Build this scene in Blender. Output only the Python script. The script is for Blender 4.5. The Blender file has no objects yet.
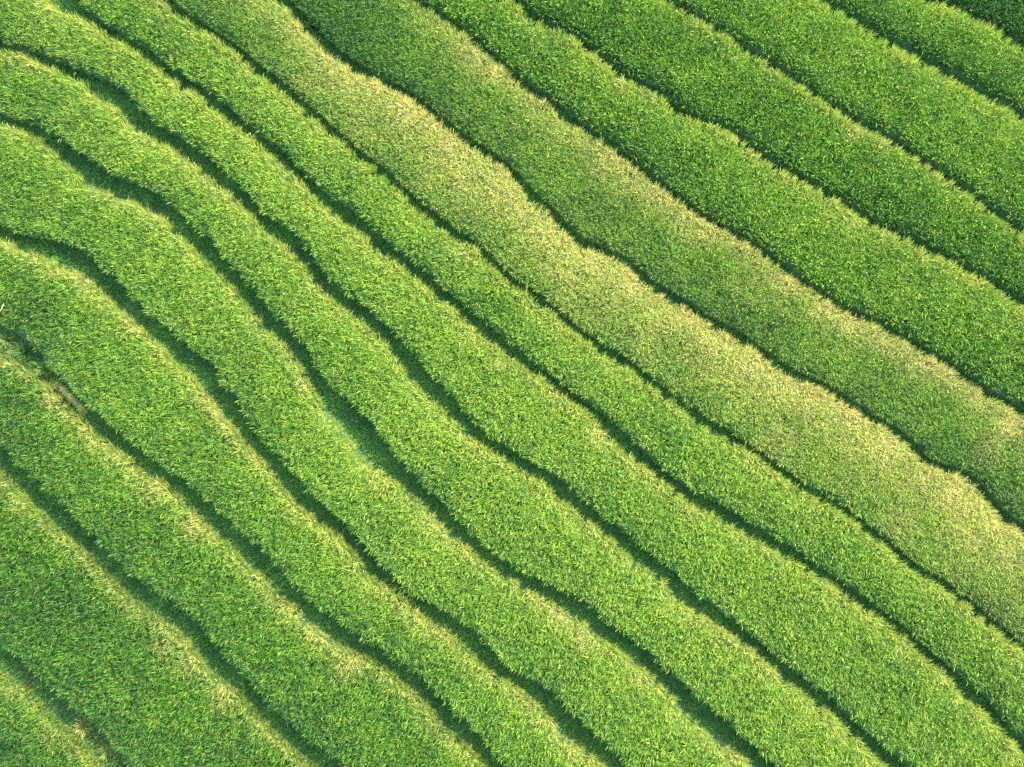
import bpy, math
import numpy as np

rng = np.random.default_rng(11)
R = math.radians
scene = bpy.context.scene

# ------------------------------------------------------------------ camera, sky, sun, exposure
W, H = 1024, 767
LENS = 28.0
FPX = LENS / 36.0 * W
DIST = 40.5
TILT = R(7)
cam_d = bpy.data.cameras.new("camera")
cam_d.lens = LENS
cam_d.sensor_width = 36.0
cam_d.clip_start = 0.1
cam_d.clip_end = 6000
cam = bpy.data.objects.new("camera", cam_d)
CAM = np.array([0.0, -DIST * math.sin(TILT), DIST * math.cos(TILT) + 0.9])
cam.location = CAM
cam.rotation_euler = (TILT, 0, 0)
scene.collection.objects.link(cam)
scene.camera = cam

SUN_EL, SUN_DIR = R(29), np.array([0.78, 0.626])      # the sun stands to the upper right
world = bpy.data.worlds.new("World")
scene.world = world
world.use_nodes = True
nt = world.node_tree
nt.nodes.clear()
sky = nt.nodes.new("ShaderNodeTexSky")
sky.sky_type = 'NISHITA'
sky.sun_disc = False
sky.sun_elevation = SUN_EL
sky.sun_rotation = math.atan2(SUN_DIR[0], SUN_DIR[1])
sky.air_density = 1.0
sky.dust_density = 0.6
bg = nt.nodes.new("ShaderNodeBackground")
bg.inputs[1].default_value = 0.148
wo = nt.nodes.new("ShaderNodeOutputWorld")
nt.links.new(sky.outputs[0], bg.inputs[0])
nt.links.new(bg.outputs[0], wo.inputs[0])

sd = bpy.data.lights.new("sun", 'SUN')
sd.energy = 2.55
sd.angle = R(0.6)
sd.color = (1.0, 0.93, 0.78)
sun = bpy.data.objects.new("sun", sd)
sun.rotation_euler = (math.pi / 2 - SUN_EL, 0, math.atan2(SUN_DIR[1], SUN_DIR[0]) + math.pi / 2)
scene.collection.objects.link(sun)

vs = scene.view_settings
vs.view_transform = 'Standard'
vs.look = 'None'
vs.gamma = 1.0
vs.use_curve_mapping = False
vs.exposure = 2.46
scene.cycles.max_bounces = 6
scene.cycles.diffuse_bounces = 3
scene.cycles.transmission_bounces = 3
scene.cycles.glossy_bounces = 2
scene.cycles.use_denoising = False

# ------------------------------------------------------------------ pixel -> world
STEP = 0.24            # rise from one terrace to the next
RICE = 0.74            # height of the crop


def unproject(px, z):
    px = np.asarray(px, float)
    dx = (px[:, 0] - W / 2) / FPX
    dy = (H / 2 - px[:, 1]) / FPX
    c, s = math.cos(TILT), math.sin(TILT)
    d = np.stack([dx, dy * c + s, dy * s - c], 1)
    k = (z - CAM[2]) / d[:, 2]
    return CAM[None, :] + d * k[:, None]


def project(p):
    q = p - CAM
    c, s = math.cos(TILT), math.sin(TILT)
    yc = q[:, 1] * c + q[:, 2] * s
    zc = -q[:, 1] * s + q[:, 2] * c
    return np.stack([W / 2 + FPX * q[:, 0] / -zc, H / 2 - FPX * yc / -zc], 1)


DITCH = 0.07           # the grassy ledge lies this far below the planting bed

# rotated ground frame: t runs along the terraces, n climbs across them
TD = np.array([0.77, -0.638])
TD /= np.linalg.norm(TD)
ND = np.array([-TD[1], TD[0]])


def to_tn(p):
    return p[:, :2] @ TD, p[:, :2] @ ND


def to_xy(t, n):
    return t[:, None] * TD + n[:, None] * ND


# every gap between two terraces: rim of the lower crop, then foot line of the upper crop
GAPS = [
 ([(0,675),(15,685),(35,702),(50,720),(70,737),(88,755),(100,767)],
  [(0,652),(25,667),(45,687),(70,710),(95,725),(113,750),(123,763)]),
 ([(0,474),(15,486),(28,504),(45,519),(60,536),(83,551),(106,577),(130,600),(150,615),(173,630),(190,647),(205,672),(225,685),(243,700),(256,717),(276,737),(293,752),(311,767)],
  [(0,449),(25,474),(50,496),(73,519),(93,541),(113,559),(125,575),(155,595),(185,612),(210,637),(225,662),(250,684),(281,722),(306,742),(331,760)]),
 ([(0,359),(15,362),(32,377),(45,384),(60,399),(78,419),(95,436),(118,451),(138,469),(160,481),(180,501),(200,519),(213,534),(230,549),(250,569),(261,577),(276,595),(293,607),(316,630),(338,647),(361,657),(381,667),(398,680),(416,695),(431,712),(446,730),(466,747),(483,767)],
  [(0,327),(15,338),(33,350),(45,367),(57,384),(83,409),(108,424),(135,449),(160,469),(183,481),(200,499),(220,516),(238,534),(256,546),(283,575),(301,597),(331,617),(356,637),(381,652),(401,667),(423,682),(441,702),(461,722),(481,740),(496,760)]),
 ([(0,239),(20,251),(45,257),(55,268),(80,273),(100,292),(120,310),(140,328),(160,347),(172,362),(193,377),(202,388),(213,406),(233,429),(243,444),(256,455),(271,469),(283,491),(301,511),(318,524),(341,539),(353,554),(366,575),(391,590),(411,607),(428,622),(448,635),(468,650),(481,665),(496,677),(512,687),(530,700),(545,715),(560,730),(572,745),(590,755),(605,767)],
  [(0,228),(25,234),(50,238),(78,247),(97,264),(118,284),(132,300),(155,322),(175,337),(195,350),(212,367),(220,384),(238,404),(250,426),(256,437),(276,456),(296,476),(308,494),(326,511),(348,529),(361,546),(376,564),(391,577),(406,595),(431,607),(456,617),(476,635),(488,652),(512,671),(527,677),(550,690),(565,710),(585,725),(602,742),(622,760)]),
 ([(0,123),(25,130),(43,138),(55,152),(75,170),(95,186),(115,193),(135,202),(160,214),(180,234),(200,254),(220,272),(235,289),(250,307),(266,327),(283,340),(294,355),(303,372),(312,386),(323,404),(341,426),(356,446),(368,461),(388,476),(406,489),(426,504),(438,521),(456,536),(473,551),(488,566),(510,577),(534,592),(550,602),(570,612),(592,627),(607,642),(625,655),(642,667),(660,682),(677,700),(692,717),(710,735),(730,747),(750,762)],
  [(0,113),(25,120),(43,126),(66,144),(88,158),(110,173),(135,182),(160,193),(175,209),(193,227),(213,242),(225,262),(243,279),(256,292),(268,310),(286,327),(303,345),(311,362),(323,380),(336,391),(356,409),(373,426),(388,446),(403,466),(421,486),(441,501),(458,521),(476,539),(496,556),(512,567),(527,575),(550,588),(580,600),(600,618),(622,635),(645,650),(662,667),(685,687),(705,705),(725,720),(740,737),(762,755),(775,767)]),
 ([(0,49),(25,53),(50,66),(75,74),(88,86),(100,97),(120,108),(130,123),(150,136),(175,148),(200,168),(228,191),(245,207),(256,220),(271,235),(288,247),(306,265),(318,285),(333,300),(356,315),(373,330),(391,347),(403,367),(420,386),(441,407),(461,424),(476,441),(496,454),(512,463),(532,474),(550,487),(567,504),(587,519),(607,534),(622,549),(642,564),(662,577),(674,590),(687,607),(712,620),(727,632),(745,642),(760,657),(768,664),(788,680),(808,697),(828,710),(848,727),(865,745),(880,760),(888,767)],
  [(0,43),(30,48),(62,60),(84,70),(107,78),(125,90),(137,106),(150,120),(176,133),(196,146),(213,161),(238,183),(256,206),(268,217),(286,224),(298,237),(311,257),(326,275),(338,290),(358,300),(376,317),(393,332),(411,350),(431,373),(441,384),(458,404),(471,421),(488,436),(512,450),(537,466),(562,481),(580,497),(600,514),(622,531),(642,546),(662,561),(677,575),(697,595),(720,612),(740,625),(755,638),(768,648),(783,660),(805,680),(830,697),(850,714),(863,730),(883,747),(908,765)]),
 ([(47,0),(65,10),(88,20),(105,32),(125,41),(140,52),(155,66),(175,80),(200,95),(213,108),(238,125),(256,140),(271,150),(286,168),(301,180),(311,192),(331,210),(348,225),(368,237),(388,255),(411,272),(428,287),(451,305),(471,325),(491,342),(512,357),(530,369),(550,383),(570,399),(590,414),(605,432),(622,449),(642,464),(662,479),(682,494),(695,507),(717,514),(737,527),(762,541),(788,557),(808,569),(823,577),(843,592),(865,607),(888,622),(908,637),(918,652),(938,667),(958,685),(970,700),(993,718),(1005,732),(1024,750)],
  [(76,0),(88,11),(111,25),(131,37),(151,49),(175,69),(200,83),(216,95),(238,114),(256,130),(268,138),(286,152),(298,168),(313,180),(326,192),(356,212),(373,225),(388,242),(406,255),(426,270),(441,285),(458,300),(478,315),(496,330),(512,343),(532,361),(562,384),(587,402),(605,414),(627,434),(647,454),(667,472),(687,487),(712,499),(732,509),(752,523),(768,533),(793,547),(813,562),(833,576),(855,590),(875,602),(895,620),(915,637),(938,655),(958,672),(975,687),(995,702),(1010,725),(1024,737)]),
 ([(165,0),(180,15),(200,26),(220,40),(238,52),(256,69),(276,85),(296,102),(313,117),(336,135),(356,152),(376,168),(396,185),(416,207),(436,222),(456,237),(476,247),(493,265),(512,283),(530,292),(547,307),(567,324),(587,340),(607,352),(630,367),(652,386),(670,399),(692,414),(712,427),(732,439),(752,452),(768,463),(788,479),(808,492),(828,502),(850,517),(868,532),(888,547),(903,559),(920,574),(943,583),(955,597),(975,608),(988,622),(1005,635),(1024,650)],
  [(176,0),(190,12),(213,26),(238,44),(256,58),(281,77),(306,98),(328,118),(351,138),(373,158),(396,177),(413,191),(431,207),(451,222),(473,237),(491,252),(512,273),(527,283),(550,301),(572,320),(597,339),(620,352),(642,367),(662,384),(684,399),(707,414),(732,431),(752,445),(768,456),(788,469),(810,484),(833,499),(855,512),(878,529),(898,547),(915,562),(930,574),(948,582),(963,595),(980,605),(998,620),(1024,642)]),
 ([(283,0),(298,17),(308,32),(323,45),(341,57),(358,72),(381,80),(401,90),(416,100),(431,112),(446,125),(466,140),(486,152),(512,171),(526,193),(542,204),(557,220),(577,242),(600,252),(622,260),(642,277),(662,292),(684,304),(707,320),(730,332),(752,345),(768,357),(783,369),(810,382),(828,388),(850,404),(873,419),(895,431),(913,444),(923,459),(940,469),(965,474),(980,486),(995,506),(1010,521),(1024,531)],
  [(294,0),(313,18),(328,36),(351,53),(368,64),(388,77),(416,90),(436,107),(456,125),(476,140),(496,153),(514,166),(540,192),(562,212),(577,231),(602,242),(627,252),(647,270),(664,283),(687,296),(707,312),(732,323),(752,335),(768,347),(793,364),(820,380),(838,386),(863,406),(885,419),(908,433),(920,446),(930,458),(953,464),(973,471),(988,484),(1000,501),(1024,521)]),
 ([(418,0),(436,12),(456,25),(476,40),(491,55),(506,67),(514,77),(532,90),(550,102),(567,118),(590,132),(610,142),(625,157),(645,172),(662,185),(687,204),(705,220),(730,230),(752,244),(768,255),(783,267),(803,282),(823,294),(843,307),(868,318),(888,330),(908,340),(928,352),(948,364),(968,377),(993,396),(1013,406),(1024,414)],
  [(428,0),(446,12),(468,27),(486,42),(506,57),(530,80),(550,95),(570,107),(587,123),(610,137),(625,150),(647,165),(667,180),(680,191),(702,207),(725,220),(747,234),(768,249),(790,264),(813,279),(840,297),(868,311),(893,322),(918,338),(943,354),(968,367),(988,384),(1008,399),(1024,408)]),
 ([(517,0),(532,17),(550,27),(570,33),(587,47),(605,60),(617,72),(637,82),(657,88),(672,107),(697,118),(720,125),(737,135),(752,147),(768,160),(788,172),(808,182),(830,194),(850,207),(875,224),(900,234),(923,247),(943,254),(963,267),(988,279),(1008,294),(1024,304)],
  [(527,0),(545,16),(567,26),(587,42),(610,57),(627,69),(652,80),(667,92),(687,107),(707,117),(730,128),(752,141),(768,151),(793,165),(813,175),(838,191),(860,206),(883,221),(908,231),(933,243),(953,254),(978,268),(1000,282),(1024,297)]),
 ([(662,0),(684,8),(702,20),(722,32),(742,47),(768,60),(783,73),(800,85),(823,100),(845,115),(863,126),(888,138),(908,150),(928,163),(945,175),(970,192),(993,210),(1010,225),(1024,235)],
  [(674,0),(697,10),(720,22),(737,35),(768,54),(788,69),(813,83),(835,98),(858,113),(888,127),(910,140),(928,154),(953,170),(980,190),(1005,210),(1024,225)]),
 ([(820,0),(843,12),(863,25),(883,38),(908,53),(928,63),(950,75),(968,85),(988,98),(1008,108),(1024,116)],
  [(840,0),(863,14),(888,30),(913,43),(938,57),(963,70),(988,87),(1008,98),(1024,108)]),
 ([(925,0),(938,3),(960,10),(983,22),(1003,33),(1024,48)],
  [(950,0),(975,9),(993,19),(1024,39)]),
]
NG = len(GAPS)
NT = NG + 1
T = np.arange(-44.0, 44.01, 0.1)


def level(k):
    return (k - 7) * STEP


def curve(pts, z):
    t, n = to_tn(unproject(pts, z))
    o = np.argsort(t)
    t, n = t[o], n[o]
    return t, n


def smooth(a, w=5):
    k = np.ones(w) / w
    p = np.pad(a, w // 2, mode='edge')
    return np.convolve(p, k, mode='valid')


raw = []
for k, (lo, up) in enumerate(GAPS):
    raw.append(curve(lo, level(k) + RICE * 0.92))
    raw.append(curve(up, level(k + 1) + RICE * 0.80))
order = sorted(range(len(raw)), key=lambda i: abs(i - 13))
N = [None] * len(raw)
for i in order:
    t, n = raw[i]
    f = np.interp(T, t, n)
    a, b = T < t[0], T > t[-1]
    j = i - 1 if i > 13 else i + 1
    if N[j] is None:
        wig = 0.35 * np.sin(T * 0.9)
        f[a] += (t[0] - T[a]) * 0.12 + wig[a] - wig[np.argmax(~a)]
        f[b] -= (T[b] - t[-1]) * 0.05 + wig[b] * 0
    else:
        ia, ib = np.argmax(~a), len(T) - 1 - np.argmax(~b[::-1])
        f[a] = N[j][a] + (f[ia] - N[j][ia])
        f[b] = N[j][b] + (f[ib] - N[j][ib])
    N[i] = f
for i in range(len(N)):
    N[i] = smooth(N[i], 5)
for k in range(NG):                      # keep every gap open
    N[2 * k + 1] = np.maximum(N[2 * k + 1], N[2 * k] + 0.36)
    N[2 * k + 1] = smooth(N[2 * k + 1], 7)
lower_out = N[0] - 4.2 + 0.3 * np.sin(T * 0.7)
upper_out = N[-1] + 4.6 + 0.3 * np.sin(T * 0.6)
FOOT = [lower_out] + [N[2 * k + 1] for k in range(NG)]       # lower edge of crop k
RIM = [N[2 * k] for k in range(NG)] + [upper_out]            # upper edge of crop k
NEXT = [FOOT[k + 1] for k in range(NG)] + [upper_out + 0.7]  # where terrace k ends


def at(f, t):
    return np.interp(t, T, f)


# ------------------------------------------------------------------ noise
def lattice(seed):
    return np.random.default_rng(seed).random((256, 256))


def vnoise(x, y, scale, seed):
    g = lattice(seed)
    x = x / scale + 1000.3
    y = y / scale + 1000.7
    xi, yi = np.floor(x).astype(int), np.floor(y).astype(int)
    fx, fy = x - xi, y - yi
    fx, fy = fx * fx * (3 - 2 * fx), fy * fy * (3 - 2 * fy)
    a = g[xi & 255, yi & 255]
    b = g[(xi + 1) & 255, yi & 255]
    c = g[xi & 255, (yi + 1) & 255]
    d = g[(xi + 1) & 255, (yi + 1) & 255]
    return (a * (1 - fx) + b * fx) * (1 - fy) + (c * (1 - fx) + d * fx) * fy


def fbm(x, y, scale, seed):
    return (vnoise(x, y, scale, seed) + 0.5 * vnoise(x, y, scale / 2.1, seed + 1) + 0.25 * vnoise(x, y, scale / 4.3, seed + 2)) / 1.75


# ------------------------------------------------------------------ materials
def mat(name):
    m = bpy.data.materials.new(name)
    m.use_nodes = True
    m.node_tree.nodes.clear()
    return m, m.node_tree


def ramp(nt, stops):
    r = nt.nodes.new("ShaderNodeValToRGB")
    e = r.color_ramp.elements
    while len(e) < len(stops):
        e.new(0.5)
    for el, (p, c) in zip(e, stops):
        el.position = p
        el.color = (*c, 1)
    return r


def leaf_material(name, stops, straw, translucency=0.3, rough=0.5):
    m, nt = mat(name)
    L = nt.links.new
    shade = nt.nodes.new("ShaderNodeAttribute"); shade.attribute_name = "shade"
    dry = nt.nodes.new("ShaderNodeAttribute"); dry.attribute_name = "dryness"
    r = ramp(nt, stops)
    L(shade.outputs["Fac"], r.inputs[0])
    mx = nt.nodes.new("ShaderNodeMix"); mx.data_type = 'RGBA'
    L(dry.outputs["Fac"], mx.inputs[0])
    L(r.outputs[0], mx.inputs[6])
    mx.inputs[7].default_value = (*straw, 1)
    p = nt.nodes.new("ShaderNodeBsdfPrincipled")
    p.inputs["Roughness"].default_value = rough
    p.inputs["Specular IOR Level"].default_value = 0.10
    L(mx.outputs[2], p.inputs["Base Color"])
    tr = nt.nodes.new("ShaderNodeBsdfTranslucent")
    L(mx.outputs[2], tr.inputs[0])
    ms = nt.nodes.new("ShaderNodeMixShader")
    ms.inputs[0].default_value = translucency
    L(p.outputs[0], ms.inputs[1]); L(tr.outputs[0], ms.inputs[2])
    o = nt.nodes.new("ShaderNodeOutputMaterial")
    L(ms.outputs[0], o.inputs[0])
    return m


RICE_M = leaf_material("rice_leaf",
    [(0.0, (0.020, 0.102, 0.021)), (0.30, (0.060, 0.202, 0.022)), (0.62, (0.150, 0.326, 0.025)), (1.0, (0.33, 0.475, 0.046))],
    (0.76, 0.63, 0.20), 0.38)
GRASS_M = leaf_material("short_grass",
    [(0.0, (0.030, 0.100, 0.030)), (0.2, (0.09, 0.25, 0.05)), (0.5, (0.17, 0.400, 0.080)), (1.0, (0.28, 0.48, 0.090))],
    (0.44, 0.36, 0.12), 0.40)


def earth_material(name, cols, scale, bump=0.4):
    m, nt = mat(name)
    L = nt.links.new
    tc = nt.nodes.new("ShaderNodeTexCoord")
    n1 = nt.nodes.new("ShaderNodeTexNoise"); n1.inputs["Scale"].default_value = scale
    n1.inputs["Detail"].default_value = 8; n1.inputs["Roughness"].default_value = 0.65
    L(tc.outputs["Object"], n1.inputs["Vector"])
    r = ramp(nt, cols)
    L(n1.outputs["Fac"], r.inputs[0])
    n2 = nt.nodes.new("ShaderNodeTexNoise"); n2.inputs["Scale"].default_value = scale * 9
    n2.inputs["Detail"].default_value = 6
    L(tc.outputs["Object"], n2.inputs["Vector"])
    b = nt.nodes.new("ShaderNodeBump"); b.inputs["Strength"].default_value = bump
    b.inputs["Distance"].default_value = 0.05
    L(n2.outputs["Fac"], b.inputs["Height"])
    p = nt.nodes.new("ShaderNodeBsdfPrincipled")
    p.inputs["Roughness"].default_value = 0.95
    L(r.outputs[0], p.inputs["Base Color"]); L(b.outputs[0], p.inputs["Normal"])
    o = nt.nodes.new("ShaderNodeOutputMaterial")
    L(p.outputs[0], o.inputs[0])
    return m


EARTH_M = earth_material("mossy_earth", [(0.25, (0.03, 0.075, 0.018)), (0.5, (0.055, 0.125, 0.028)), (0.72, (0.085, 0.14, 0.04))], 1.7)
GROUND_M = earth_material("grassy_ground", [(0.3, (0.030, 0.085, 0.028)), (0.55, (0.06, 0.14, 0.035)), (0.8, (0.12, 0.18, 0.05))], 0.6)
BARE_M = earth_material("bare_dry_earth", [(0.3, (0.12, 0.17, 0.04)), (0.5, (0.26, 0.26, 0.07)), (0.75, (0.42, 0.35, 0.12))], 3.5, 0.6)
STALK_M = earth_material("bleached_stalk", [(0.3, (0.20, 0.24, 0.10)), (0.7, (0.30, 0.32, 0.16))], 6, 0.2)


# ------------------------------------------------------------------ mesh writers
def link(name, verts, quads, material, parent=None, attrs=None, smooth_it=False):
    me = bpy.data.meshes.new(name)
    verts = np.ascontiguousarray(verts, np.float32)
    quads = np.ascontiguousarray(quads, np.int32)
    me.vertices.add(len(verts)); me.vertices.foreach_set("co", verts.ravel())
    me.loops.add(quads.size); me.loops.foreach_set("vertex_index", quads.ravel())
    me.polygons.add(len(quads))
    me.polygons.foreach_set("loop_start", np.arange(0, quads.size, quads.shape[1], dtype=np.int32))
    me.update(calc_edges=True)
    for nm, v in (attrs or {}).items():
        at_ = me.attributes.new(nm, 'FLOAT', 'FACE')
        at_.data.foreach_set("value", np.ascontiguousarray(v, np.float32))
    if smooth_it:
        me.polygons.foreach_set("use_smooth", np.ones(len(quads), bool))
    me.materials.append(material)
    o = bpy.data.objects.new(name, me)
    scene.collection.objects.link(o)
    if parent is not None:
        o.parent = parent
    return o


def grid_faces(rows, cols):
    i = np.arange(rows - 1)[:, None] * cols + np.arange(cols - 1)[None, :]
    i = i.ravel()
    return np.stack([i, i + 1, i + cols + 1, i + cols], 1)


def blades(base, az, lean, curl, length, width, wprof=(0.8, 1.0, 0.75, 0.12)):
    """arched leaf blades, three quads each; lean and curl in radians from the vertical"""
    n = len(base)
    V = np.empty((n, 8, 3))
    side = np.stack([-np.sin(az), np.cos(az), rng.normal(0, 0.35, n)], 1)
    side /= np.linalg.norm(side, axis=1)[:, None]
    d = np.stack([np.cos(az), np.sin(az)], 1)
    p = base.copy()
    ang = lean.copy()
    seg = np.array([0.45, 0.30, 0.25])
    for s in range(4):
        w = (width * wprof[s] * 0.5)[:, None] * side
        V[:, 2 * s] = p - w
        V[:, 2 * s + 1] = p + w
        if s < 3:
            ln = length * seg[s]
            p = p + np.concatenate([d * (np.sin(ang) * ln)[:, None], (np.cos(ang) * ln)[:, None]], 1)
            ang = ang + curl * (0.55 + 0.45 * s)
    f = np.array([[0, 1, 3, 2], [2, 3, 5, 4], [4, 5, 7, 6]])
    F = (np.arange(n) * 8)[:, None, None] + f[None]
    return V.reshape(-1, 3), F.reshape(-1, 4)


def mesh_of(name, parts, material, parent=None):
    """join the blade batches of ONE plant mass into one mesh"""
    vs_, fs_, sh, dr, off = [], [], [], [], 0
    for V, F, s, d in parts:
        vs_.append(V); fs_.append(F + off); off += len(V)
        sh.append(np.repeat(s, 3)); dr.append(np.repeat(d, 3))
    return link(name, np.concatenate(vs_), np.concatenate(fs_), material, parent,
                {"shade": np.clip(np.concatenate(sh), 0, 1), "dryness": np.clip(np.concatenate(dr), 0, 1)})


# ------------------------------------------------------------------ the ground sheet
def ground():
    tt = np.concatenate([[-3000, -600, -150], np.arange(-60, 61, 3.0), [150, 600, 3000]])
    nn = np.concatenate([[-3000, -600, -150, -60], np.arange(-45, 46, 1.0), [60, 150, 600, 3000]])
    G_t, G_n = np.meshgrid(tt, nn)
    tc = np.clip(G_t.ravel(), -44, 44)
    n = G_n.ravel()
    z = np.full(n.shape, level(-1) - 0.5)
    for k in range(NT):
        z = np.where(n > at(FOOT[k], tc), level(k) - 0.75, z)
    z = np.where(n > at(upper_out, tc) + 0.7, level(NT - 1) - 0.06, z)
    xy = to_xy(G_t.ravel(), n)
    o = link("ground", np.column_stack([xy, z]), grid_faces(len(nn), len(tt)), GROUND_M)
    o["kind"] = "structure"
    o["label"] = "grassy hillside ground under the rice terraces"


ground()


# ------------------------------------------------------------------ terraces
TERRACES = [
 "corner piece of dark green rice below the weedy brown path at bottom left",
 "broad dark green rice terrace with golden rim, just above the weedy brown path",
 "golden rimmed rice terrace directly below the bare tan earth ridge at the left edge",
 "rice terrace directly above the bare tan earth ridge and the dark weedy hollow",
 "narrow green rice terrace starting just above the wide shaded notch by the left edge",
 "pale green rice terrace running from the upper left edge to the bottom, right of centre",
 "rice terrace from the top left corner across the centre to the bottom right",
 "slim bright green rice terrace directly below the widest straw coloured terrace",
 "wide light olive rice terrace with the largest and palest dry straw patches",
 "dark olive fine leaved rice terrace with a broad straw coloured upper rim",
 "coarse leaved fresh green rice terrace directly above the dark olive one with straw rim",
 "deep green coarse leaved rice terrace, second above the dark olive one with straw rim",
 "wide yellowish green rice terrace, third above the dark olive one with straw rim",
 "narrow bright green rice terrace next to the darkest corner piece at the top right",
 "small darkest green corner of rice at the top right",
]
#        tone (shade offset; corner terraces also carry painted vignette), rim dryness, rim width m, overall dryness, leaf size, height
LOOK = [
 (-0.38, 0.20, 0.50, 0.02, 1.05, 1.00),
 (-0.30, 0.32, 0.50, 0.02, 1.05, 1.00),
 (-0.16, 0.38, 0.50, 0.03, 1.00, 1.00),
 ( 0.00, 0.38, 0.50, 0.05, 1.00, 1.00),
 ( 0.11, 0.34, 0.50, 0.07, 1.00, 1.00),
 ( 0.15, 0.32, 0.50, 0.08, 1.00, 1.00),
 ( 0.18, 0.28, 0.50, 0.08, 1.00, 1.00),
 ( 0.15, 0.25, 0.45, 0.08, 1.00, 0.97),
 ( 0.18, 0.50, 1.75, 0.21, 0.75, 0.92),
 ( 0.00, 0.52, 1.20, 0.09, 0.75, 0.92),
 ( 0.11, 0.32, 0.55, 0.06, 1.20, 1.00),
 ( 0.00, 0.24, 0.50, 0.03, 1.20, 1.00),
 ( 0.13, 0.18, 0.50, 0.05, 1.10, 1.00),
 ( 0.08, 0.12, 0.50, 0.04, 1.10, 1.00),
 (-0.36, 0.03, 0.40, 0.00, 1.10, 1.00),
]
# straw patches that the crop shows away from its rim: terrace, pixel, radius m, strength
PATCHES = [
 (8,345,68,.9,.4),(8,415,112,1.1,.6),(8,430,125,.9,.5),(8,470,150,1.0,.3),(8,380,84,1.0,.45),(8,600,262,1.2,.45),(8,500,190,1.1,.25),(8,690,312,1.1,.55),(8,730,342,1.1,.45),
 (8,855,415,1.2,.6),(8,885,440,1.1,.5),(8,925,478,1.0,.55),(8,955,495,1.1,.6),(8,1000,525,1.1,.6),(8,905,520,1.1,.35),(8,780,440,1.6,.25),(8,640,350,1.6,.2),
 (9,452,22,.9,.3),(9,470,45,.8,.4),(9,497,70,.8,.5),(9,560,120,.9,.3),(9,612,158,.7,.6),(9,640,180,.9,.35),(9,690,212,1.0,.5),(9,715,225,.9,.55),(9,790,280,.9,.6),(9,825,302,.9,.55),(9,855,318,.9,.55),
 (9,910,348,.9,.45),(9,950,370,.9,.5),(9,985,398,.8,.55),(9,1012,425,1.0,.6),(9,1000,445,1.2,.3),
 (10,622,84,.5,.45),(10,650,96,.5,.3),(10,735,135,.5,.35),(11,858,130,.6,.45),(11,885,142,.5,.35),(10,925,252,.6,.4),(10,850,215,.8,.2),
 (2,55,395,.8,.5),(2,85,430,.6,.4),(2,115,457,.6,.4),(2,155,490,.7,.45),(2,195,525,.7,.5),(2,350,665,.8,.4),(2,430,720,.6,.3),
 (1,170,640,.8,.35),(1,190,660,.8,.4),(1,225,695,.8,.4),(1,20,495,.5,.2),
 (3,215,405,.6,.4),(3,295,508,.5,.35),(3,240,440,.5,.3),(4,310,385,.6,.4),(4,375,475,.6,.35),(4,285,345,.5,.3),(4,560,620,.7,.45),(4,585,640,.7,.45),(4,640,680,.6,.3),
 (5,555,605,.6,.3),(5,610,648,.8,.3),(6,560,395,.6,.35),(6,600,430,.7,.4),(6,690,500,.7,.35),(6,500,360,.6,.3),(6,905,650,.6,.35),(6,470,335,.6,.3),
 (7,470,250,.7,.3),(0,50,735,.6,.3),(0,10,690,.5,.3),
]
# spots of darker crop tone; those near the corners paint in lens vignette
DARK = [(3,10,270,1.5,.12),(2,15,400,1.8,.15),(2,30,440,1.6,.1),(8,190,10,2.0,.12),(7,150,15,3.0,.2),(6,20,20,3.5,.22),(6,110,50,3.0,.14),(5,15,80,3.5,.2),(5,100,120,2.5,.12),(4,15,150,3.5,.2),(4,100,220,2.5,.1),(3,20,270,3.0,.15),(0,10,740,4,.06),(8,1000,640,2.5,.12),(1,60,600,3.0,.08),(6,960,740,2.5,.12),(7,1015,720,1.6,.14),(10,1010,390,1.6,.1),(3,20,300,1.8,.22),(3,40,320,1.4,.2),(5,90,25,1.5,.12),(4,375,520,.9,.2),(4,385,395,1.0,.1),(6,900,675,2.2,.22),(6,930,700,1.6,.12),(9,350,20,3.0,.16),(9,960,480,2.4,.25),(9,1010,500,2.0,.2),
        (8,965,600,2.0,.14),(8,1010,620,1.8,.2),(7,1000,690,1.6,.15),(2,120,520,1.6,.1),(5,130,60,2.0,.12),(4,60,150,2.2,.1),(5,40,20,2,.12),(3,300,440,.8,.1)]


def to_view_x(P):
    """pixel column where a point of the field appears; only used to say which end of a terrace is greener"""
    return project(P)[:, 0]


def in_view(P, margin=95):
    q = project(P)
    return (q[:, 0] > -margin) & (q[:, 0] < W + margin) & (q[:, 1] > -margin) & (q[:, 1] < H + margin)


def blob(x, y, k, table):
    out = np.zeros(len(x))
    for (kk, px, py, r, s) in table:
        if kk == k:
            c = unproject([(px, py)], level(k) + RICE)[0]
            d2 = (x - c[0]) ** 2 + (y - c[1]) ** 2
            out = np.maximum(out, s * np.exp(-d2 / (0.8 * r * r)))
    return out


RIDGE_PX = [(50, 379), (57, 386), (66, 395), (75, 404), (84, 413)]
HOLLOW = unproject([(12, 340)], level(3) + RICE)[0]


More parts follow.
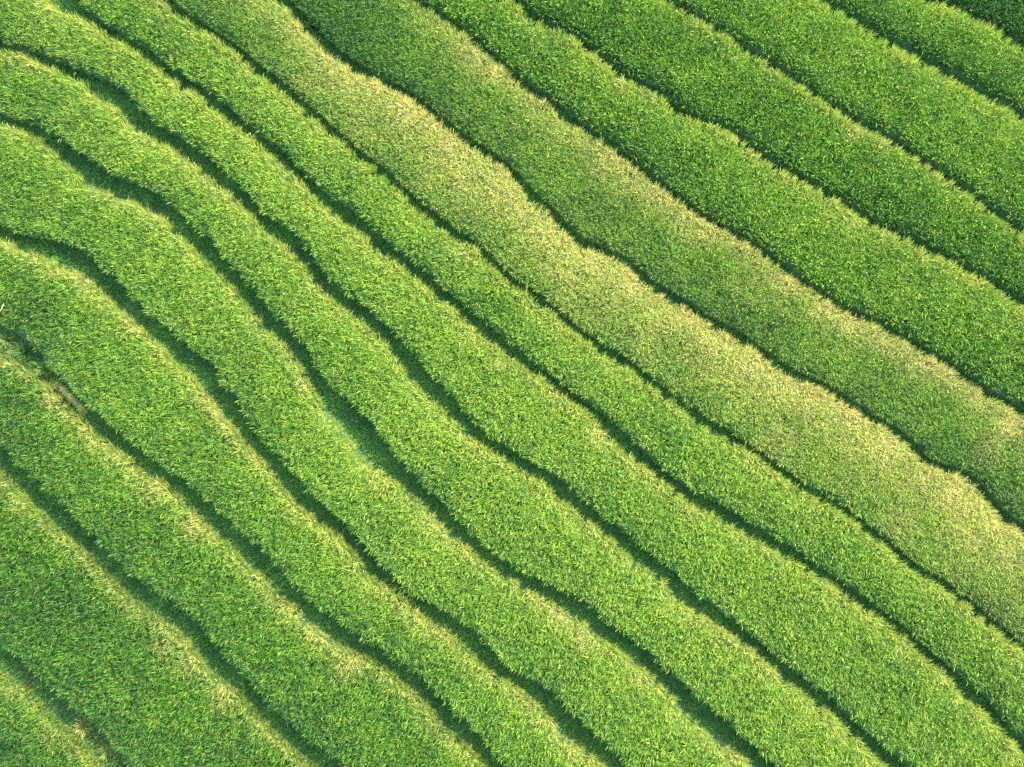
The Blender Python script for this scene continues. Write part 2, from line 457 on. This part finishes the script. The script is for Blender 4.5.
def earth(k, root):
    """bank face, planting bed and the ledge behind it, one sheet"""
    tt = T[::4]
    foot, rim, nxt = at(FOOT[k], tt), at(RIM[k], tt), at(NEXT[k], tt)
    zk, zp = level(k), level(k - 1)
    rows = [(foot - 0.02, zp - DITCH - 0.10), (foot + 0.02, zp - DITCH - 0.02), (foot + 0.10, zk - 0.02), (foot + 0.22, zk + 0.03), (foot + 0.45, zk)]
    for u in (0.25, 0.5, 0.75):
        rows.append((foot * (1 - u) + rim * u, zk - 0.02))
    rows.append((rim - 0.20, zk))
    rows.append((rim - 0.10, zk - 0.02))
    rows.append((rim + 0.00, zk - DITCH))
    for u in (0.4, 0.7, 1.0):
        rows.append((rim * (1 - u) + nxt * u, zk - DITCH - 0.03))
    V = []
    for n, z in rows:
        xy = to_xy(tt, n)
        zz = np.full(len(tt), z) + 0.05 * (vnoise(xy[:, 0], xy[:, 1], 0.6, 5) - 0.5)
        V.append(np.column_stack([xy, zz]))
    V = np.concatenate(V)
    return link("earth_bank", V, grid_faces(len(rows), len(tt)), EARTH_M, root, smooth_it=True)


def crop(k, root):
    tone, rim_dry, rim_w, dry0, size, tall = LOOK[k]
    sp = 0.17 if size > 0.9 else 0.15
    tmin, tmax = -43, 43
    tt = np.arange(tmin, tmax, sp)
    lo, hi = FOOT[k].min(), RIM[k].max()
    nn = np.arange(lo, hi, sp)
    A, B = np.meshgrid(tt, nn)
    t = A.ravel() + rng.uniform(-0.09, 0.09, A.size)
    n = B.ravel() + rng.uniform(-0.09, 0.09, A.size)
    edge = 0.12 + 0.12 * vnoise(t, n, 0.5, 90 + k)
    d_lo = n - at(FOOT[k], t)
    d_up = at(RIM[k], t) - n
    ok = (d_lo > edge * (0.5 if k >= 8 else 0.3)) & (d_up > edge * 0.6 - (0.06 if k < 4 else -0.04 if k < 8 else -0.06)) & (d_lo > (0.21 if 0 < k < 8 else 0.13))
    t, n, d_lo, d_up = t[ok], n[ok], d_lo[ok], np.maximum(d_up[ok], 0.0)
    xy = to_xy(t, n)
    P = np.column_stack([xy, np.full(len(t), level(k))])
    ok = in_view(P)
    P, t, n, d_lo, d_up = P[ok], t[ok], n[ok], d_lo[ok], d_up[ok]
    x, y = P[:, 0], P[:, 1]
    keep = (rng.random(len(x)) > 0.03)   # missing plants
    P, t, n, d_lo, d_up = P[keep], t[keep], n[keep], d_lo[keep], d_up[keep]
    x, y = P[:, 0], P[:, 1]
    if k == 3:                            # nothing grows on the bare ridge
        rp = unproject(RIDGE_PX, level(2) + 0.45)[:, :2]
        dmin = np.min([np.hypot(x - rp[0, 0] - (rp[-1, 0] - rp[0, 0]) * w_, y - rp[0, 1] - (rp[-1, 1] - rp[0, 1]) * w_) for w_ in np.linspace(-0.05, 1.05, 14)], axis=0)
        ok = (dmin > 0.60) & (np.hypot(x - HOLLOW[0], y - HOLLOW[1]) > 0.30 + 0.5 * vnoise(x, y, 0.5, 3))
        P, t, n, d_lo, d_up = P[ok], t[ok], n[ok], d_lo[ok], d_up[ok]
        x, y = P[:, 0], P[:, 1]
    # dryness and tone of every rice hill
    wob = 0.30 + 1.45 * fbm(x, y, 1.9, 30 + k) ** 1.2
    dry = 0.75 * dry0 * (0.4 + 1.2 * fbm(x, y, 1.6, 50)) + rim_dry * np.exp(-(d_up / (rim_w * wob)) ** 2) * (0.55 + 0.9 * vnoise(x, y, 0.8, 60 + k))
    if k in (8, 9):                       # the far upper end of these two is still green
        green_end = np.clip(((to_view_x(P)) - (235 if k == 8 else 380)) / 130, 0, 1)
        dry *= 0.25 + 0.75 * green_end
        shade_end = -0.14 * (1 - green_end)
    else:
        shade_end = 0.0
    dry = np.maximum(dry, blob(x, y, k, PATCHES) * (0.55 + 0.9 * fbm(x, y, 0.9, 77)) + 0.4 * dry)
    if k in (8, 9):
        dry += 0.25 * np.clip(fbm(x, y, 1.1, 13) - 0.5, 0, 1) * (d_up < 2.4)
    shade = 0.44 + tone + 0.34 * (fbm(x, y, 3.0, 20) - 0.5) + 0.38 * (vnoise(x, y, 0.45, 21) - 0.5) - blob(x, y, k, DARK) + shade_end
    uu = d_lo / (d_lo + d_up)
    shade += 0.24 * np.exp(-(d_up / 0.7) ** 2) + 0.22 * (uu - 0.55) - 0.10 * np.exp(-(d_lo / 0.5) ** 2)  # sunlit rim and shaded foot side of the strip painted into the tone
    hgt = RICE * tall * (0.90 + 0.16 * fbm(x, y, 1.2, 40) + 0.16 * (vnoise(x, y, 0.4, 41) - 0.5) + rng.normal(0, 0.035, len(x)))
    rnd = np.exp(-(np.minimum(d_up, d_lo) / 0.22) ** 2)
    # the crop stands highest towards the outer rim and thins down towards the foot of the bank above
    u = d_lo / (d_lo + d_up)
    dome = 0.72 + 0.28 * np.sin(np.clip((u + 0.02) / 0.72, 0, 1) * math.pi / 2) ** 0.9
    dome += 0.05 * np.exp(-((d_up - 0.12) / 0.22) ** 2)
    hgt *= dome * (1 + 0.10 * (fbm(x, y, 2.6, 44) - 0.5) * 2)
    if k == 3:                            # the hollow at the left edge has thin, low rice round it
        hd = np.hypot(x - HOLLOW[0], y - HOLLOW[1])
        hgt *= 1 - 0.35 * np.exp(-(hd / 1.5) ** 2)
    out = np.where((d_up < d_lo)[:, None], ND[None, :], -ND[None, :]) * rnd[:, None]

    def leaves(sel, count, kind):
        i = np.repeat(np.nonzero(sel)[0], count)
        m = len(i)
        b = P[i].copy()
        az = rng.uniform(0, 2 * math.pi, m)
        v = np.column_stack([np.cos(az), np.sin(az)]) + out[i] * 0.35 + 0.22 * np.array([-0.6, -0.8]) + 0.9 * np.clip(wind[i] - 0.5, 0, 1)[:, None] * np.array([0.9, -0.4])
        az = np.arctan2(v[:, 1], v[:, 0])
        h = hgt[i]
        on_edge = rnd[i] > 0.15
        s0 = 0.04 * h if kind == 'skirt' else np.where(on_edge, np.where(d_up[i] < d_lo[i], 0.42, 0.08), 0.35) * h
        spread = rng.uniform(0.02, 0.13, m)
        b[:, 0] += np.cos(az) * spread * 0.6
        b[:, 1] += np.sin(az) * spread * 0.6
        b[:, 2] += s0
        if kind in ('leaf', 'skirt'):
            up_rim = (d_up[i] < 0.4) & (d_up[i] < d_lo[i])
            lean = rng.uniform(0.04, 0.50, m) * np.where(up_rim, 0.55, 1.0)
            curl = rng.uniform(0.12, 0.62, m) * np.where(up_rim, 0.7, 1.0)
            ln = (h - s0) * rng.uniform(0.95, 1.30, m)
            if kind == 'skirt':           # outermost leaves arch out over the bank
                az = np.arctan2(ND[1], ND[0]) * (d_up[i] < d_lo[i]) + np.arctan2(-ND[1], -ND[0]) * (d_up[i] >= d_lo[i]) + rng.normal(0, 0.7, m)
                ln = h * rng.uniform(0.5, 1.05, m)
                foot_side = (d_up[i] >= d_lo[i]) & (k >= 6)
                lean = np.where(foot_side, rng.uniform(0.30, 0.95, m), rng.uniform(0.10, 0.55, m))
                curl = np.where(foot_side, rng.uniform(0.45, 1.05, m), curl)
                ln = np.where(foot_side, h * rng.uniform(0.35, 0.95, m), ln)
            wd = rng.uniform(0.012, 0.024, m) * size
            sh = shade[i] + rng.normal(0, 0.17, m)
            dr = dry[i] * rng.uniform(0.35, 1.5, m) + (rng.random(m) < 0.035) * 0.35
            sh = sh + (np.where(d_up[i] < d_lo[i], 0.30, -0.05) if kind == 'skirt' else 0.0)  # skirt leaves: sun on the rim, shade at the foot, painted as tone
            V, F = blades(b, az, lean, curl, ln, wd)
        else:                             # nodding seed heads
            lean = rng.uniform(0.10, 0.40, m) + 0.02 * rnd[i]
            curl = rng.uniform(0.55, 0.95, m)
            ln = (h - s0) * rng.uniform(1.0, 1.25, m)
            wd = rng.uniform(0.022, 0.036, m) * size
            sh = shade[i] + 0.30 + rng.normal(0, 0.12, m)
            dr = 0.03 + 1.15 * dry[i] * rng.uniform(0.4, 1.4, m) + rng.uniform(0, 0.18, m)
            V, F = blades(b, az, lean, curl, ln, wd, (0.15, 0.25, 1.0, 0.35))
        return V, F, sh, dr

    straw = dry > 0.42
    wind = fbm(x, y, 3.5, 71)
    nl = 11 if size > 0.9 else 10
    for nm, sel in (("rice_plants", ~straw), ("straw_fringe", straw)):
        if sel.sum() < 5:
            continue
        thick = sel & (d_up < 0.26)
        parts = [leaves(sel, nl, 'leaf'), leaves(sel, 3 if k < 10 else 2, 'head')]
        if thick.any():
            parts.append(leaves(thick, 16, 'skirt'))
            parts.append(leaves(thick, 4, 'leaf'))
        low = sel & (d_lo < 0.24)
        if low.any():
            parts.append(leaves(low, 12, 'skirt'))
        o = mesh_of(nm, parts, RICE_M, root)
        o["kind"] = "stuff"
        if nm == "straw_fringe":
            o["label"] = "ripening straw yellow rice along the rim and in patches"
    return len(P)


PATH_DRY = [(0, 24, 690, .8, .7), (0, 62, 716, .7, .4), (0, 82, 727, .6, .9), (0, 104, 750, .9, .6), (2, 45, 372, .7, .35), (2, 14, 354, .9, .6)]


def ledge_grass(k, root):
    sp = 0.085
    tt = np.arange(-43, 43, sp)
    gmax = (NEXT[k] - RIM[k]).max()
    u = np.arange(0.12 if k < 6 else 0.03, gmax + 0.12, sp)
    A, B = np.meshgrid(tt, u)
    t = A.ravel() + rng.uniform(-0.05, 0.05, A.size)
    n = at(RIM[k], t) + B.ravel() + rng.uniform(-0.05, 0.05, A.size)
    past = n - at(NEXT[k], t)
    ok = past < 0.12
    t, n, past = t[ok], n[ok], past[ok]
    z = level(k) - DITCH - 0.02 + np.clip((past - 0.02) / 0.08, 0, 1) * (STEP + DITCH) * 0.85
    P = np.column_stack([to_xy(t, n), z])
    ok = in_view(P, 70)
    P = P[ok]
    x, y = P[:, 0], P[:, 1]
    i = np.repeat(np.arange(len(P)), 3)
    m = len(i)
    b = P[i] + np.column_stack([rng.normal(0, 0.03, (m, 2)), np.zeros(m)])
    az = rng.uniform(0, 2 * math.pi, m)
    lowf = fbm(x, y, 1.0, 70)
    ln = rng.uniform(0.12, 0.30, m) * (0.55 + 1.0 * lowf[i])
    V, F = blades(b, az, rng.uniform(0.2, 0.9, m), rng.uniform(0.1, 0.6, m), ln, rng.uniform(0.014, 0.026, m))
    dry = np.zeros(len(P))
    for (kk, px, py, r, s) in PATH_DRY:
        if kk == k:
            c = unproject([(px, py)], level(k))[0]
            dry = np.maximum(dry, s * np.exp(-((x - c[0]) ** 2 + (y - c[1]) ** 2) / (r * r)))
    sh = 0.45 + 0.7 * (lowf[i] - 0.5) + rng.normal(0, 0.16, m)
    dr = dry[i] * rng.uniform(0.4, 1.3, m) + 0.03
    tall = np.nonzero((rng.random(len(P)) < 0.03 + 0.08 * (vnoise(x, y, 1.3, 88) > 0.66)) & (vnoise(x, y, 0.5, 89) > 0.35))[0]
    j = np.repeat(tall, 5)
    q = P[j] + np.column_stack([rng.normal(0, 0.04, (len(j), 2)), np.zeros(len(j))])
    V2, F2 = blades(q, rng.uniform(0, 2 * math.pi, len(j)), rng.uniform(0.1, 0.6, len(j)), rng.uniform(0.1, 0.7, len(j)),
                    rng.uniform(0.22, 0.48, len(j)), rng.uniform(0.014, 0.028, len(j)))
    sh2 = 0.62 + rng.normal(0, 0.2, len(j))
    dr2 = dry[j] * 0.8 + (rng.random(len(j)) < 0.12) * 0.4
    o = mesh_of("ledge_grass", [(V, F, sh, dr), (V2, F2, sh2, dr2)], GRASS_M, root)
    o["kind"] = "stuff"
    return o


for k in range(NT):
    root = bpy.data.objects.new("rice_terrace", None)
    scene.collection.objects.link(root)
    root["label"] = TERRACES[k]
    root["category"] = "rice terrace"
    root["group"] = "rice terraces stepping up the slope"
    mid = float(np.interp(0, T, 0.5 * (FOOT[k] + RIM[k])))
    # the Empty marks the terrace; its parts are written in world coordinates
    earth(k, root)
    crop(k, root)
    if k < NT - 1:
        ledge_grass(k, root)


# ------------------------------------------------------------------ single things beside the paths
def weed_clump(px, k, label, size=0.45, count=60, shade=0.4, dry=0.1, broad=0.03, name="weed_clump"):
    c = unproject([px], level(k) + 0.1)[0]
    root = bpy.data.objects.new(name, None)
    root.location = (c[0], c[1], level(k) - DITCH - 0.03)
    scene.collection.objects.link(root)
    root["label"] = label; root["category"] = "weeds"; root["group"] = "weeds on the paths"
    r = np.abs(rng.normal(0, size * 0.35, count))
    a = rng.uniform(0, 2 * math.pi, count)
    b = np.column_stack([r * np.cos(a), r * np.sin(a), np.zeros(count)])
    ln = rng.uniform(0.6, 1.2, count) * size
    V, F = blades(b, a + rng.normal(0, 0.6, count), rng.uniform(0.1, 0.8, count), rng.uniform(0.2, 0.8, count), ln,
                  rng.uniform(0.7, 1.5, count) * broad, (0.5, 1.0, 0.9, 0.15))
    o = mesh_of("leaves", [(V, F, shade + rng.normal(0, 0.15, count), dry * rng.uniform(0.3, 1.5, count))], GRASS_M, root)
    n2 = 8
    a2 = rng.uniform(0, 2 * math.pi, n2)
    V, F = blades(np.column_stack([0.05 * np.cos(a2), 0.05 * np.sin(a2), np.zeros(n2)]), a2, rng.uniform(0.05, 0.5, n2), rng.uniform(0.1, 0.4, n2),
                  rng.uniform(0.9, 1.4, n2) * size, np.full(n2, 0.018), (1, .8, .6, .3))
    mesh_of("stems", [(V, F, np.full(n2, 0.3), np.full(n2, 0.4))], GRASS_M, root)
    return root


for px, k, lab, sz, cnt, shd, dr, br in [
    ((6, 340), 2, "brownish weeds in the dark hollow at the left edge", 0.55, 90, 0.20, 0.35, 0.03),
    ((24, 353), 2, "dark green bushy weeds in the hollow, right of the brownish weeds", 0.7, 150, 0.02, 0.05, 0.03),
    ((44, 369), 2, "olive weeds where the hollow narrows, at the head of the tan earth ridge", 0.5, 90, 0.7, 0.30, 0.03),
    ((24, 690), 0, "brown withered weeds on the bottom left path, nearest the left edge", 0.45, 70, 0.9, 0.70, 0.025),
    ((82, 727), 0, "yellow withered weeds in the middle of the bottom left path", 0.5, 90, 1.0, 0.85, 0.025),
    ((106, 752), 0, "olive weeds on the bottom left path where it meets the bottom edge", 0.5, 80, 0.9, 0.5, 0.025),
    ((312, 26), 8, "dark leafy bush in the gap near the top edge, above the straw patched rice", 0.5, 110, 0.08, 0.0, 0.05),
    ((60, 262), 3, "green weeds growing in the wide shaded notch near the left edge", 0.5, 90, 0.6, 0.05, 0.03),
]:
    weed_clump(px, k, lab, sz, cnt, shd, dr, br)


def earth_ridge():
    """bare worn ridge of earth along the path, between two rice terraces"""
    pts = unproject(RIDGE_PX, level(2) + 0.45)
    s = np.linspace(0, 1, 40)
    cx = np.interp(s, np.linspace(0, 1, 5), pts[:, 0]); cy = np.interp(s, np.linspace(0, 1, 5), pts[:, 1])
    d = np.array([cx[-1] - cx[0], cy[-1] - cy[0]]); d /= np.linalg.norm(d)
    nrm = np.array([-d[1], d[0]])
    V = []
    M = 11
    for i in range(40):
        taper = math.sin(math.pi * min(max(s[i], 0.02), 0.98)) ** 0.5
        for j in range(M):
            a = math.pi * j / (M - 1)
            rr = taper * (1 + 0.25 * (float(vnoise(np.array([i * 0.2]), np.array([j * 0.3]), 0.4, 3)[0]) - 0.5))
            off = -math.cos(a) * 0.24 * rr
            V.append((cx[i] + nrm[0] * off - cx[0], cy[i] + nrm[1] * off - cy[0], math.sin(a) * 0.55 * rr))
    o = link("earth_ridge", np.array(V), grid_faces(40, M), BARE_M, smooth_it=True)
    o.location = (cx[0], cy[0], level(2) - 0.20)
    o["label"] = "bare tan earth ridge in the gap near the left edge, beside a golden rice rim"
    o["category"] = "earth ridge"
    m = 420
    u = rng.random(m)
    off = rng.normal(0, 0.15, m)
    b = np.column_stack([np.interp(u, s, cx) - cx[0] + nrm[0] * off, np.interp(u, s, cy) - cy[0] + nrm[1] * off, 0.50 * np.clip(1 - (off / 0.27) ** 2, 0, 1) ** 0.5])
    Vg, Fg = blades(b, rng.uniform(0, 2 * math.pi, m), rng.uniform(0.3, 1.1, m), rng.uniform(0.1, 0.6, m), rng.uniform(0.08, 0.22, m), rng.uniform(0.012, 0.022, m))
    rg = mesh_of("ridge_grass", [(Vg, Fg, 0.7 + rng.normal(0, 0.15, m), rng.uniform(0.2, 1.0, m))], GRASS_M, o)
    rg["kind"] = "stuff"


earth_ridge()


def dead_stalk():
    p = unproject([(-1, 312), (1.6, 309.5), (3.0, 306), (4.0, 303.5)], level(3) + RICE + 0.02)
    c = p[1].copy()
    rad = [0.02, 0.032, 0.032, 0.015]
    V = []
    M = 8
    for i in range(4):
        a0 = p[min(i + 1, 3)] - p[max(i - 1, 0)]
        a0 /= np.linalg.norm(a0)
        sd_ = np.cross(a0, [0, 0, 1]); upv = np.cross(sd_, a0)
        for j in range(M):
            a = 2 * math.pi * j / M
            V.append(p[i] - c + rad[i] * (math.cos(a) * sd_ + 0.5 * math.sin(a) * upv) + np.array([0, 0, 0.04 * math.sin(i)]))
    F = []
    for i in range(3):
        for j in range(M):
            F.append((i * M + j, i * M + (j + 1) % M, (i + 1) * M + (j + 1) % M, (i + 1) * M + j))
    for e in (0, 3):
        b = e * M
        F += [(b, b + 1, b + 2, b + 3), (b, b + 3, b + 4, b + 7), (b + 4, b + 5, b + 6, b + 7)]
    o = link("dead_stalk", np.array(V), np.array(F), STALK_M, smooth_it=True)
    o.location = c
    o["label"] = "short bleached white stalk lying on green rice at the left edge"
    o["category"] = "stalk"


dead_stalk()
